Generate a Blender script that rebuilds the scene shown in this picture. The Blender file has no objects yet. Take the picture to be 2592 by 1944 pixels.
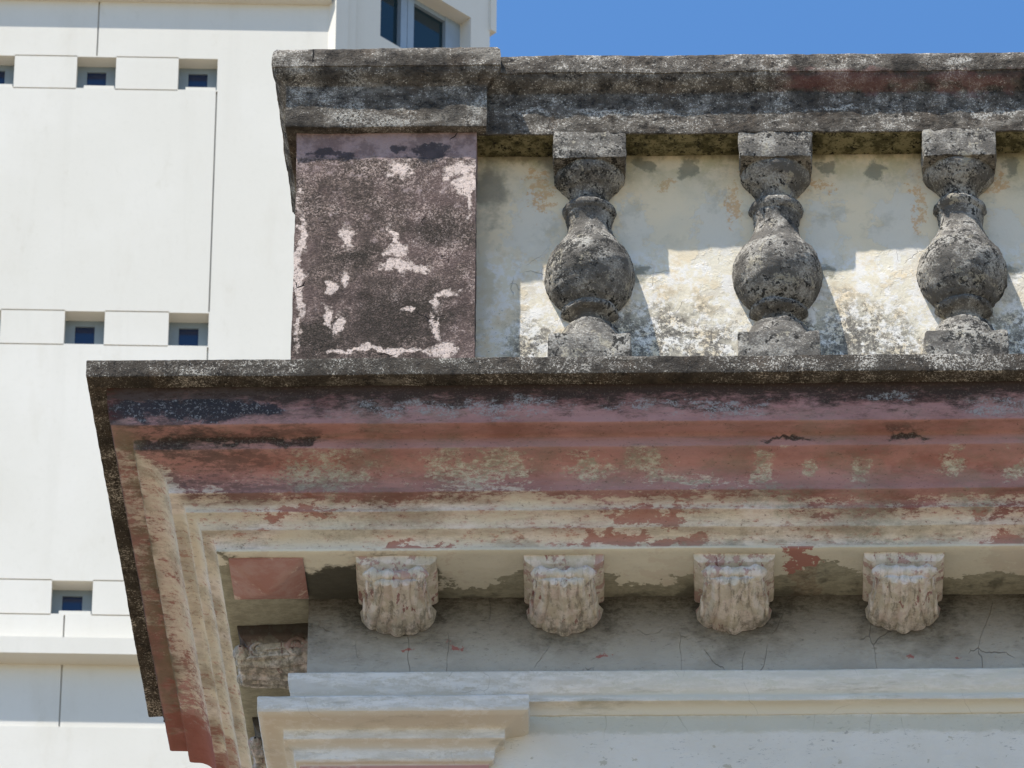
import bpy, bmesh, math, random
from mathutils import Vector, Matrix, noise as mnoise
random.seed(7)
R = math.radians
scene = bpy.context.scene
C = scene.collection

# ------------------------------------------------------------------ camera
K = 1.0 / 1150.0            # one photo pixel at the cornice corner, in metres
F = 19600.0                 # focal length in photo pixels
W0, H0 = 2592.0, 1944.0
Zc = Vector((165.0, 27000.0, -F)).normalized()        # world up seen from the camera
Yc = Vector((474.0, -14250.0, -F))
Yc = (Yc - Zc * Yc.dot(Zc)).normalized()              # into the facade
Xc = Yc.cross(Zc).normalized()                        # along the facade
Rcw = Matrix((Xc, Yc, Zc))                            # camera -> world rotation
def ray(px, py):
    return (Rcw @ Vector((px - W0 / 2, -(py - H0 / 2), -F))).normalized()
DIST = 17.04                                          # metres to the cornice corner
CAM = -ray(217, 954) * DIST
cam_d = bpy.data.cameras.new('camera')
cam = bpy.data.objects.new('camera', cam_d); C.objects.link(cam)
cam.matrix_world = Matrix.Translation(CAM) @ Rcw.to_4x4()
cam_d.sensor_width = 36.0
cam_d.lens = F / W0 * 36.0
cam_d.clip_start = 0.5; cam_d.clip_end = 3000
cam_d.dof.use_dof = True; cam_d.dof.focus_distance = 17.2; cam_d.dof.aperture_fstop = 65
scene.camera = cam
GROUND = CAM.z - 1.6

# ------------------------------------------------------------------ sky, sun, exposure
SUN_TRAVEL = Vector((1.14, 1.0, -3.24)).normalized()
elev = math.asin(-SUN_TRAVEL.z); azi = math.atan2(-SUN_TRAVEL.x, -SUN_TRAVEL.y)
world = bpy.data.worlds.new('World'); scene.world = world; world.use_nodes = True
wn = world.node_tree; wn.nodes.clear()
sky = wn.nodes.new('ShaderNodeTexSky'); sky.sky_type = 'NISHITA'; sky.sun_disc = False
sky.sun_elevation = elev; sky.sun_rotation = azi; sky.air_density = 1.0; sky.dust_density = 0.0; sky.ozone_density = 3.5
bg = wn.nodes.new('ShaderNodeBackground'); bg.inputs[1].default_value = 0.10
wo = wn.nodes.new('ShaderNodeOutputWorld')
hs = wn.nodes.new('ShaderNodeHueSaturation'); hs.inputs['Saturation'].default_value = 1.17; hs.inputs['Value'].default_value = 1.36
wn.links.new(sky.outputs[0], hs.inputs['Color']); wn.links.new(hs.outputs[0], bg.inputs[0]); wn.links.new(bg.outputs[0], wo.inputs[0])
sd = bpy.data.lights.new('sun', 'SUN'); sd.energy = 5.0; sd.angle = R(0.53); sd.color = (1.0, 0.955, 0.88)
so = bpy.data.objects.new('sun', sd); C.objects.link(so)
so.rotation_euler = SUN_TRAVEL.to_track_quat('-Z', 'Y').to_euler(); so.location = (0, -5, 30)
scene.view_settings.view_transform = 'Standard'; scene.view_settings.look = 'None'
scene.view_settings.exposure = 0.70; scene.view_settings.gamma = 1.0

# ------------------------------------------------------------------ photo pixel -> point on a known plane
def onY(px, py, d):
    """point (X,Z in px units) where the sight line meets the plane Y = d px"""
    r = ray(px, py); t = (d * K - CAM.y) / r.y; p = CAM + r * t
    return p.x / K, p.z / K
def zfor(py, d, px=1300): return onY(px, py, d)[1]
def xfor(px, py, d): return onY(px, py, d)[0]
PHI = R(2.55)
S = Vector((math.sin(PHI), math.cos(PHI)))

# ------------------------------------------------------------------ object helpers
def empty(name, loc, label=None, cat=None, group=None, kind=None, parent=None):
    o = bpy.data.objects.new(name, None); C.objects.link(o); o.location = loc
    o.empty_display_size = 0.2
    tag(o, label, cat, group, kind)
    if parent: o.parent = parent
    return o
def tag(o, label=None, cat=None, group=None, kind=None):
    if label: o['label'] = label
    if cat: o['category'] = cat
    if group: o['group'] = group
    if kind: o['kind'] = kind
    return o
def finish(name, bm, mat, parent=None, px=True, sharp=32, label=None):
    """bm coordinates are world coordinates (px units if px)"""
    if px: bmesh.ops.scale(bm, vec=(K, K, K), verts=bm.verts)
    bmesh.ops.recalc_face_normals(bm, faces=bm.faces)
    for f in bm.faces: f.smooth = True
    a = R(sharp)
    for e in bm.edges:
        if len(e.link_faces) == 2 and e.calc_face_angle(0) > a: e.smooth = False
    me = bpy.data.meshes.new(name); bm.to_mesh(me); bm.free()
    o = bpy.data.objects.new(name, me); C.objects.link(o)
    me.materials.append(mat)
    if parent:
        o.parent = parent
        off = Vector(parent.location)
        pp = parent.parent
        while pp: off = off + Vector(pp.location); pp = pp.parent
        o.location = -off
    if label: o['label'] = label
    return o
def rough(bm, amp=1.0, seed=0.0, scales=((260, 1.6), (45, .9), (13, .6))):
    for v in bm.verts:
        p = v.co.copy(); d = Vector((0, 0, 0))
        for s, a in scales:
            d += mnoise.noise_vector(p / s + Vector((seed, seed * 1.7, -seed))) * a
        v.co = p + d * amp
def soften(pts, r=3.0, closed=True):
    out = []; n = len(pts)
    for i, p in enumerate(pts):
        if not closed and i in (0, n - 1): out.append(p); continue
        a = Vector(pts[i - 1]); b = Vector(p); c = Vector(pts[(i + 1) % n])
        u = a - b; w = c - b
        if u.length < 1e-6 or w.length < 1e-6: out.append(p); continue
        ang = math.pi - u.angle(w)
        rr = min(r, u.length * .4, w.length * .4)
        if ang > R(35) and rr > .6:
            q1 = b + u.normalized() * rr; q2 = b + w.normalized() * rr
            out += [tuple(q1), tuple((q1 + q2) / 2 * .45 + b * .55), tuple(q2)]
        else: out.append(p)
    return out
def subdiv(pts, step, closed=True, far=None):
    out = []; n = len(pts); m = n if closed else n - 1
    for i in range(m):
        a = Vector(pts[i]); b = Vector(pts[(i + 1) % n]); L = (b - a).length
        st = step if not far or not far(a, b) else 1e9
        k = max(1, int(math.ceil(L / st)))
        for j in range(k): out.append(tuple(a.lerp(b, j / k)))
    if not closed: out.append(tuple(pts[-1]))
    return out
def arc(cx, cy, rx, ry, t0, t1, n=8):
    return [(cx + rx * math.sin(R(t0 + (t1 - t0) * i / n)), cy - ry * math.cos(R(t0 + (t1 - t0) * i / n))) for i in range(n + 1)]
def sweep(path, prof, step=9, closed=False, cap=True, steps=None, bm=None):
    """path: XY points (inside to the left). prof: closed list of (inward offset, z)."""
    if bm is None: bm = bmesh.new()
    n = len(path); P = [Vector(p) for p in path]
    segs = n if closed else n - 1
    nrm = []
    for i in range(segs):
        d = (P[(i + 1) % n] - P[i]).normalized(); nrm.append(Vector((-d.y, d.x)))
    def mit(i):
        if closed: a, b = nrm[i - 1], nrm[i % n]
        elif i == 0: return nrm[0]
        elif i == n - 1: return nrm[-1]
        else: a, b = nrm[i - 1], nrm[i]
        return (a + b) / (1 + a.dot(b))
    M = [mit(i) for i in range(n)]
    rows = []
    for i in range(segs):
        j = (i + 1) % n; L = (P[j] - P[i]).length
        st = steps[i] if steps else step
        k = max(1, int(L / st))
        for q in range(k): rows.append((i, j, q / k))
    if not closed: rows.append((n - 2, n - 1, 1.0))
    rings = []
    for i, j, t in rows:
        rings.append([bm.verts.new(((P[i] + M[i] * o).lerp(P[j] + M[j] * o, t)).to_3d() + Vector((0, 0, z))) for o, z in prof])
    m = len(prof); rr = len(rings)
    for a in range(rr if closed else rr - 1):
        A = rings[a]; B = rings[(a + 1) % rr]
        for b in range(m):
            c = (b + 1) % m
            bm.faces.new((A[b], B[b], B[c], A[c]))
    if cap and not closed:
        bm.faces.new(rings[0]); bm.faces.new(list(reversed(rings[-1])))
    return bm
def box(bm, x0, x1, y0, y1, z0, z1, step=None, bev=0):
    r = bmesh.ops.create_cube(bm, size=1.0)
    vs = r['verts']
    for v in vs:
        v.co = Vector(((x0 + x1) / 2 + v.co.x * (x1 - x0), (y0 + y1) / 2 + v.co.y * (y1 - y0), (z0 + z1) / 2 + v.co.z * (z1 - z0)))
    es = list({e for v in vs for e in v.link_edges})
    if bev:
        g = bmesh.ops.bevel(bm, geom=es, offset=bev, segments=2, affect='EDGES', profile=.6)
    return bm

#MATERIALS#
# ------------------------------------------------------------------ materials
def lin(c):
    return tuple(((x / 255) / 12.92 if x / 255 <= .04045 else ((x / 255 + .055) / 1.055) ** 2.4) for x in c)
class Mat:
    def __init__(s, name, rough=.9, spec=.2):
        s.m = bpy.data.materials.new(name); s.m.use_nodes = True; s.t = s.m.node_tree; s.t.nodes.clear()
        s.out = s.t.nodes.new('ShaderNodeOutputMaterial'); s.b = s.t.nodes.new('ShaderNodeBsdfPrincipled')
        s.t.links.new(s.b.outputs[0], s.out.inputs[0])
        s.b.inputs['Roughness'].default_value = rough; s.b.inputs['Specular IOR Level'].default_value = spec
        g = s.t.nodes.new('ShaderNodeNewGeometry')
        v = s.t.nodes.new('ShaderNodeVectorMath'); v.operation = 'SCALE'; v.inputs[3].default_value = 1 / K
        s.t.links.new(g.outputs['Position'], v.inputs[0]); s.P = v.outputs[0]
        x = s.t.nodes.new('ShaderNodeSeparateXYZ'); s.t.links.new(s.P, x.inputs[0])
        s.X, s.Y, s.Z = x.outputs
        s.cache = {}
    def link(s, a, inp):
        if isinstance(a, (int, float)): inp.default_value = a
        elif isinstance(a, (tuple, list)):
            a = tuple(a); inp.default_value = a + (1,) if len(a) == 3 and len(inp.default_value) == 4 else a
        else: s.t.links.new(a, inp)
    def noise(s, size, detail=5, r=.6, st=(1, 1, 1), off=0.0, dist=0.0, warp=None):
        v = s.t.nodes.new('ShaderNodeVectorMath'); v.operation = 'MULTIPLY_ADD'
        s.link(s.P if warp is None else warp, v.inputs[0]); v.inputs[1].default_value = tuple(q / size for q in st); v.inputs[2].default_value = (off, off * 1.3, off * .7)
        n = s.t.nodes.new('ShaderNodeTexNoise'); n.inputs['Scale'].default_value = 1.0; n.inputs['Detail'].default_value = detail
        n.inputs['Roughness'].default_value = r; n.inputs['Distortion'].default_value = dist
        s.t.links.new(v.outputs[0], n.inputs['Vector']); return n.outputs[0]
    def cracks(s, size, width, st=(1, 1, 1), off=0.0):
        n = s.t.nodes.new('ShaderNodeTexNoise'); n.inputs['Detail'].default_value = 3
        v = s.t.nodes.new('ShaderNodeVectorMath'); v.operation = 'MULTIPLY_ADD'
        s.link(s.P, v.inputs[0]); v.inputs[1].default_value = tuple(q / size for q in st); v.inputs[2].default_value = (off, off, off)
        n.inputs['Scale'].default_value = 1.7; s.t.links.new(v.outputs[0], n.inputs['Vector'])
        w = s.t.nodes.new('ShaderNodeVectorMath'); w.operation = 'MULTIPLY_ADD'
        s.t.links.new(n.outputs['Color'], w.inputs[0]); w.inputs[1].default_value = (.45, .45, .45); s.t.links.new(v.outputs[0], w.inputs[2])
        o = s.t.nodes.new('ShaderNodeTexVoronoi'); o.feature = 'DISTANCE_TO_EDGE'; o.inputs['Scale'].default_value = 1
        s.t.links.new(w.outputs[0], o.inputs['Vector'])
        return s.ramp(o.outputs['Distance'], width / size, width / size * .25)
    def ramp(s, a, lo, hi, smooth=True):
        n = s.t.nodes.new('ShaderNodeMapRange'); n.interpolation_type = 'SMOOTHSTEP' if smooth else 'LINEAR'
        n.clamp = True
        if hi >= lo:
            n.inputs[1].default_value = lo; n.inputs[2].default_value = hi; n.inputs[3].default_value = 0; n.inputs[4].default_value = 1
        else:
            n.inputs[1].default_value = hi; n.inputs[2].default_value = lo; n.inputs[3].default_value = 1; n.inputs[4].default_value = 0
        s.link(a, n.inputs[0]); return n.outputs[0]
    def math(s, op, a, b=0.0, c=0.0, clamp=False):
        n = s.t.nodes.new('ShaderNodeMath'); n.operation = op; n.use_clamp = clamp
        s.link(a, n.inputs[0]); s.link(b, n.inputs[1]); s.link(c, n.inputs[2]); return n.outputs[0]
    def mul(s, *a):
        r = a[0]
        for b in a[1:]: r = s.math('MULTIPLY', r, b)
        return r
    def add(s, *a):
        r = a[0]
        for b in a[1:]: r = s.math('ADD', r, b)
        return r
    def mx(s, a, b): return s.math('MAXIMUM', a, b)
    def inv(s, a): return s.math('SUBTRACT', 1.0, a)
    def mix(s, f, a, b):
        n = s.t.nodes.new('ShaderNodeMix'); n.data_type = 'RGBA'
        s.link(f, n.inputs[0]); s.link(a, n.inputs[6]); s.link(b, n.inputs[7]); return n.outputs[2]
    def warped(s):
        if 'w' not in s.cache:
            out = [s.X, s.Z]
            for size, amp in ((70.0, 90.0), (17.0, 26.0)):
                v = s.t.nodes.new('ShaderNodeVectorMath'); v.operation = 'SCALE'; v.inputs[3].default_value = 1 / size
                s.t.links.new(s.P, v.inputs[0])
                n = s.t.nodes.new('ShaderNodeTexNoise'); n.inputs['Scale'].default_value = 1; n.inputs['Detail'].default_value = 3
                s.t.links.new(v.outputs[0], n.inputs['Vector'])
                x = s.t.nodes.new('ShaderNodeSeparateColor'); s.t.links.new(n.outputs['Color'], x.inputs[0])
                out = [s.math('MULTIPLY_ADD', s.math('SUBTRACT', x.outputs[k * 2], .5), amp, out[k]) for k in (0, 1)]
            s.cache['w'] = out
        return s.cache['w']
    def band(s, q, lo, hi, soft, nz=None, amp=0.0):
        """1 between lo and hi of the coordinate q, with a ragged soft edge"""
        if nz is not None: q = s.math('MULTIPLY_ADD', s.math('SUBTRACT', nz, .5), amp, q)
        return s.mul(s.ramp(q, lo - soft, lo + soft), s.ramp(q, hi + soft, hi - soft))
    def blobs(s, L, nz, amp=1.2, soft=.18, yr=None):
        """union of ragged ellipses (x, z, rx, rz) in facade coordinates"""
        best = None
        wX, wZ = s.warped()
        for (x, z, rx, rz) in L:
            a = s.math('MULTIPLY', s.math('SUBTRACT', wX, x), 1 / rx); b = s.math('MULTIPLY', s.math('SUBTRACT', wZ, z), 1 / rz)
            d = s.math('SQRT', s.math('MULTIPLY_ADD', a, a, s.math('MULTIPLY', b, b)))
            best = d if best is None else s.math('MINIMUM', best, d)
        q = s.math('MULTIPLY_ADD', s.math('SUBTRACT', nz, .5), amp * 1.9, best)
        m = s.ramp(q, 1 + soft, 1 - soft)
        if yr: m = s.mul(m, s.band(s.Y, yr[0], yr[1], 3))
        return m
    def bump(s, h, dist=2.0, strength=1.0, prev=None):
        n = s.t.nodes.new('ShaderNodeBump'); n.inputs['Distance'].default_value = dist * K; n.inputs['Strength'].default_value = strength
        s.link(h, n.inputs['Height'])
        if prev is not None: s.t.links.new(prev, n.inputs['Normal'])
        return n.outputs[0]
    def done(s, col, nrm=None):
        s.link(col, s.b.inputs['Base Color'])
        if nrm is not None: s.t.links.new(nrm, s.b.inputs['Normal'])
        return s.m

def blob_at(px, py, d, rx, rz):
    x, z = onY(px, py, d); return (x, z, rx, rz)

BLACK = (.022, .021, .02); DARK = (.064, .054, .044); GREY = (.195, .172, .143); PALE = (.56, .52, .455)
def crust(m, light=.5, tint=None, off=0.0, dim=1.0):
    """mould crusted render: black growth over grey cement with pale grains"""
    big = m.noise(150, 4, .6, off=off); mid = m.noise(34, 5, .7, (.8, .8, 1.2), off=off + 3); fin = m.noise(7.0, 3, .75, off=off + 5)
    grain = m.noise(3.4, 2, .8, off=off + 9)
    base = m.mix(m.ramp(m.add(m.mul(big, .6), m.mul(mid, .5)), .42, .68), DARK, tuple(c * dim for c in GREY))
    base = m.mix(m.ramp(m.noise(80, 3, .6, off=off + 20), .5, .7), base, m.mix(.5, base, (.12, .09, .065)))
    if tint: base = m.mix(tint[1], base, tint[0])
    sp = m.add(m.mul(fin, .62), m.mul(grain, .5), m.mul(big, .42), m.mul(mid, .25))
    lo = .98 - light * .14
    pale = m.ramp(sp, lo, lo + .07)
    col = m.mix(m.mul(pale, .9), base, PALE)
    col = m.mix(m.mul(m.ramp(m.noise(60, 5, .65, (1, 1, .25), off=off + 61), .50, .62), .6), col, DARK)
    col = m.mix(m.mul(m.ramp(m.noise(110, 5, .7, (.35, 1, 1), off=off + 64), .56, .66), .5), col, (.30, .275, .235))
    col = m.mix(m.mul(m.ramp(m.add(m.mul(m.noise(120, 5, .65, off=off + 71), .8), m.mul(fin, .2)), .52, .60), .7), col, (.04, .035, .03))
    blk = m.ramp(m.add(m.mul(m.noise(11, 4, .8, off=off + 31), .6), m.mul(mid, .4)), .48, .40)
    col = m.mix(m.mul(blk, .8), col, BLACK)
    h = m.add(m.mul(fin, .8), m.mul(grain, .55), m.mul(mid, 1.6))
    return col, h

def make_crust(name, light, tint=None, off=0.0, extra=None, dim=1.0):
    m = Mat(name, .95, .1)
    t = tint(m) if tint else None
    col, h = crust(m, light, t, off, dim)
    if extra: col = extra(m, col)
    return m.done(col, m.bump(h, 5.0, 1.0))

ZRB = zfor(333, 464, 2100)
M_slab = make_crust('mould_crusted_slab', .30, off=2, dim=.5)
def rail_extra(m, col):
    nz = m.noise(60, 5, .7, (.4, 1, 1))
    red = m.mul(m.blobs([blob_at(2150, 205, 445, 190, 26), blob_at(2450, 205, 445, 120, 22)], nz, 1.6, .5), .45)
    col = m.mix(red, col, (.23, .095, .085))
    wh = m.blobs([blob_at(2440, 150, 432, 26, 10), blob_at(2500, 283, 464, 110, 8), blob_at(2120, 283, 464, 40, 6), blob_at(1350, 286, 464, 40, 8), blob_at(1580, 290, 464, 130, 12)], nz, 2.2, .4)
    col = m.mix(m.mul(wh, m.ramp(m.noise(6, 4, .85, off=12), .46, .54), .75), col, (.60, .57, .51))
    un = m.mul(m.ramp(m.Z, ZRB + 10, ZRB + 3), m.ramp(m.Y, 466, 474))
    moss = m.mix(m.ramp(m.noise(40, 5, .7, off=48), .42, .58), (.10, .09, .045), (.30, .265, .145))
    moss = m.mix(m.ramp(m.noise(14, 5, .8, off=49), .47, .40), moss, (.03, .028, .02))
    return m.mix(un, col, moss)
M_rail = make_crust('mould_crusted_rail', .26, off=7, extra=rail_extra)
def cap_extra(m, col):
    nz = m.noise(40, 5, .7)
    wh = m.blobs([blob_at(880, 290, 432, 34, 40), blob_at(1210, 270, 432, 30, 30), blob_at(960, 300, 432, 90, 20), blob_at(900, 200, 410, 26, 22)], nz, 2.2, .4)
    col = m.mix(m.mul(wh, m.ramp(m.noise(6, 4, .85, off=12), .46, .54), .6), col, (.55, .52, .46))
    ck = m.band(m.math('MULTIPLY_ADD', m.math('SUBTRACT', nz, .5), 14, m.X), xfor(793, 140, 398) - 2, xfor(793, 140, 398) + 2, 1.2)
    return m.mix(m.mul(ck, m.ramp(m.Z, zfor(162, 398, 793), zfor(156, 398, 793)), m.ramp(m.Y, 425, 415)), col, (.01, .01, .01))
M_cap = make_crust('mould_crusted_cap', .24, off=13, extra=cap_extra)

def mat_baluster():
    m = Mat('weathered_baluster_render', .93, .15)
    big = m.noise(70, 4, .6, off=4); mid = m.noise(22, 5, .7, off=8); fin = m.noise(6.0, 4, .8, off=2)
    col = m.mix(m.ramp(big, .4, .62), (.14, .127, .11), (.29, .263, .225))
    col = m.mix(m.mul(m.ramp(m.add(m.mul(fin, .7), m.mul(big, .5)), .60, .68), .75), col, (.50, .47, .41))
    cream = m.ramp(m.add(m.mul(m.noise(55, 5, .65, off=41), .8), m.mul(fin, .25)), .60, .64)
    col = m.mix(m.mul(cream, .75), col, (.46, .41, .31))
    blk = m.ramp(m.add(m.mul(mid, .7), m.mul(fin, .45), m.mul(m.noise(110, 3, .5, off=77), .5)), .77, .71)
    col = m.mix(m.mul(blk, .85), col, (.03, .029, .027))
    spot = m.ramp(m.add(m.mul(m.noise(17, 4, .6, off=51), .75), m.mul(big, .3)), .60, .63)
    col = m.mix(m.mul(spot, .9), col, BLACK)
    h = m.add(m.mul(fin, .9), m.mul(mid, 1.3), m.mul(m.noise(3.2, 2, .8), .45))
    return m.done(col, m.bump(h, 6.0, 1.0))
M_bal = mat_baluster()

def mat_pier():
    m = Mat('mould_stained_pink_render', .94, .12)
    ZT = zfor(398, 460); PXR = xfor(1204, 600, 460)
    nz = m.noise(60, 6, .7); fin = m.noise(7, 4, .8, off=2); mid = m.noise(30, 5, .7, off=6)
    pink = m.mix(m.ramp(m.noise(90, 3, .5, off=12), .4, .6), (.46, .34, .32), (.55, .43, .40))
    hgt = m.ramp(m.Z, ZT + 20, ZT - 620, smooth=False)
    gx = m.ramp(m.X, PXR, PXR - 330)
    g0 = m.noise(4.0, 3, .85, off=52)
    body = m.mix(m.ramp(m.add(m.mul(mid, .5), m.mul(nz, .5)), .40, .60), (.12, .088, .074), (.34, .25, .21))
    body = m.mix(m.ramp(m.add(m.mul(fin, .5), m.mul(g0, .5)), .58, .44), body, (.055, .043, .036))
    body = m.mix(m.mul(m.ramp(m.noise(150, 4, .6, off=72), .42, .60), .38), body, (.20, .135, .125))
    pg = m.ramp(m.add(m.mul(g0, .6), m.mul(fin, .4), m.mul(hgt, -.07), m.mul(gx, -.03), m.mul(m.math('SUBTRACT', nz, .5), .4)), .50, .57)
    body = m.mix(m.mul(pg, .55), body, (.56, .45, .395))
    top = m.ramp(m.math('MULTIPLY_ADD', m.math('SUBTRACT', nz, .5), 60, m.Z), ZT - 6, ZT + 8)
    pnk = m.mul(m.ramp(m.add(m.mul(m.noise(46, 6, .75, off=62), .8), m.mul(hgt, -.10)), .44, .52), .5)
    col = m.mix(m.mx(m.mul(top, .85), pnk), body, m.mix(m.mul(top, .8), pink, m.mix(m.ramp(m.noise(50, 5, .7, off=82), .40, .58), (.20, .125, .115), (.42, .29, .27))))
    patch = m.blobs([blob_at(840, 395, 460, 60, 10), blob_at(1090, 385, 460, 60, 26), blob_at(1010, 372, 460, 20, 14)], m.noise(26, 5, .7, off=9), 1.8, .3)
    col = m.mix(m.mul(patch, .85), col, (.05, .045, .05))
    dark = m.blobs([blob_at(1000, 810, 460, 150, 120), blob_at(1100, 590, 460, 80, 50), blob_at(800, 850, 460, 70, 70), blob_at(900, 650, 460, 60, 30)], nz, 1.4, .7)
    col = m.mix(m.mul(dark, m.math('MULTIPLY_ADD', m.ramp(g0, .60, .46), .45, .53)), col, (.036, .03, .024))
    fl = [blob_at(1000, 680, 460, 32, 26), blob_at(1045, 685, 460, 36, 14), blob_at(992, 610, 460, 9, 40), blob_at(1000, 640, 460, 18, 26),
          blob_at(1130, 745, 460, 34, 12), blob_at(1112, 760, 460, 12, 26), blob_at(1103, 820, 460, 9, 50), blob_at(878, 600, 460, 16, 30),
          blob_at(870, 715, 460, 12, 26), blob_at(838, 725, 460, 9, 18), blob_at(828, 800, 460, 10, 34), blob_at(855, 820, 460, 14, 50),
          blob_at(1125, 885, 460, 44, 22), blob_at(990, 890, 460, 110, 9), blob_at(880, 893, 460, 60, 8), blob_at(1040, 780, 460, 18, 8),
          blob_at(1015, 425, 460, 36, 30), blob_at(1160, 430, 460, 50, 22), blob_at(1180, 470, 460, 26, 40), blob_at(758, 700, 470, 12, 240), blob_at(1195, 480, 460, 9, 90)]
    flake = m.blobs(fl, m.noise(20, 7, .82, off=19), 1.8, .25)
    col = m.mix(m.mul(flake, m.ramp(m.add(m.mul(fin, .5), m.mul(g0, .5)), .38, .50), .95), col, (.72, .585, .51))
    lich = m.ramp(m.add(m.mul(m.noise(5, 3, .8, off=33), .7), m.mul(nz, .4)), .66, .72)
    col = m.mix(m.mul(lich, .65), col, (.46, .40, .36))
    cr = m.mul(m.cracks(230, 1.6, (1, 1, 1.6), 3), m.ramp(m.noise(90, 2, .5, off=71), .60, .66))
    col = m.mix(cr, col, (.02, .018, .018))
    h = m.add(m.mul(fin, .9), m.mul(mid, 1.2), m.mul(m.noise(3.2, 2, .8), .6), m.mul(flake, -.6), m.mul(cr, -2))
    return m.done(col, m.bump(h, 4.2, 1.0))
M_pier = mat_pier()

def mat_backwall():
    m = Mat('stained_cream_plaster', .9, .2)
    nz = m.noise(70, 6, .68); fin = m.noise(8, 5, .8, off=3); mid = m.noise(28, 5, .7, off=5)
    col = m.mix(m.ramp(m.noise(160, 3, .5, off=2), .42, .6), (.74, .61, .42), (.68, .58, .42))
    d = 558
    ZB = zfor(880, d)
    BX = [1273, 1676, 2072, 2478]
    gl = []; og = []; mo = []; top = []
    for i, b in enumerate(BX):
        b *= 1.1718
        gl += [blob_at(b - 150, 590, d, 60, 130), blob_at(b + 120, 600, d, 50, 130), blob_at(b + 70, 700, d, 90, 60), blob_at(b - 110, 760, d, 70, 120)]
        og += [blob_at(b - 125, 475, d, 34, 60), blob_at(b + 195, 460, d, 14, 18)] if i == 0 else [blob_at(b + 95 - 6 * i, 478 - 8 * i, d, 70 - 14 * i, 20), blob_at(b - 105, 500 + 8 * i, d, 18, 66)]
        mo += [blob_at(b + 190, 860, d, 120, 120), blob_at(b + 70, 850, d, 70, 90), blob_at(b - 150, 900, d, 60, 110)]
        top += [blob_at(b + 135, 420, d, 26, 24), blob_at(b + 250, 425, d, 30, 34), blob_at(b + 120, 690, d, 30, 26)]
    g = m.blobs(gl, m.noise(50, 6, .72, off=14), 2.2, .12)
    col = m.mix(m.mul(g, .62), col, (.63, .585, .50))
    o = m.blobs(og, m.noise(22, 6, .75, off=24), 2.6, .2)
    o = m.mul(o, m.ramp(m.noise(16, 6, .8, off=54), .44, .52))
    col = m.mix(m.mul(o, .72), col, (.60, .34, .15))
    ys = m.mul(m.ramp(m.math('MULTIPLY_ADD', m.math('SUBTRACT', nz, .5), 260, m.Z), zfor(520, d), zfor(390, d)), m.ramp(m.noise(90, 5, .65, off=58), .42, .58))
    col = m.mix(m.mul(ys, .6), col, (.40, .36, .20))
    wht = m.mul(m.ramp(m.Z, zfor(600, d), zfor(680, d)), m.ramp(nz, .40, .52))  # whiter below the rail's shadow line: sunlit brightness put into the plaster colour
    col = m.mix(m.mul(wht, .8), col, m.mix(m.ramp(mid, .45, .55), (.74, .67, .52), (.78, .75, .70)))
    e = m.blobs([blob_at(1190, 690, 550, 0 + 60, 260)], m.noise(40, 5, .7, off=61), 1.4, .2)
    col = m.mix(m.mul(e, .5), col, (.55, .49, .36))
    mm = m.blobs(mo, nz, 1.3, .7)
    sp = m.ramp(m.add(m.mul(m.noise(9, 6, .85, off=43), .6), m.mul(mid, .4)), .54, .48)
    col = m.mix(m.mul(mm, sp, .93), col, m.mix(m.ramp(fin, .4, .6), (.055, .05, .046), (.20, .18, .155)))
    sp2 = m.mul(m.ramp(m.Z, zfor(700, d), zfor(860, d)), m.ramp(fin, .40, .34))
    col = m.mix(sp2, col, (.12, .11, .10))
    gs = m.mul(m.ramp(m.add(m.mul(m.noise(120, 5, .7, off=84), .8), m.mul(mid, .2)), .50, .62), m.ramp(m.Z, zfor(660, d), zfor(560, d)))
    col = m.mix(m.mul(gs, .35), col, (.34, .31, .23))
    t = m.blobs(top, m.noise(30, 5, .7, off=4), 1.4, .3)
    col = m.mix(m.mul(t, .7), col, (.17, .17, .13))
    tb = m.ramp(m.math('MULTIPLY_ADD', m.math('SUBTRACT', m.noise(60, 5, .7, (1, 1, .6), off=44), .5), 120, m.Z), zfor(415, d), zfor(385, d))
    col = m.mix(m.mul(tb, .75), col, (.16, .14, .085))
    pe = m.blobs([blob_at(1225, 480, d, 50, 90), blob_at(1400, 400, d, 40, 60)], m.noise(60, 4, .6, off=8), 1.6, .6)
    col = m.mix(m.mul(pe, .65), col, (.13, .125, .10))
    cr = m.mul(m.cracks(90, .8, (1, 1, .8), 3), m.ramp(m.noise(120, 2, .5, off=71), .57, .63), m.ramp(m.Z, zfor(600, 558), zfor(680, 558)))
    col = m.mix(m.mul(cr, .45), col, (.22, .19, .15))
    h = m.add(m.mul(fin, .7), m.mul(mid, .7), m.mul(cr, -1.5), m.mul(g, -.4))
    return m.done(col, m.bump(h, 2.2, .8))
M_back = mat_backwall()

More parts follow.
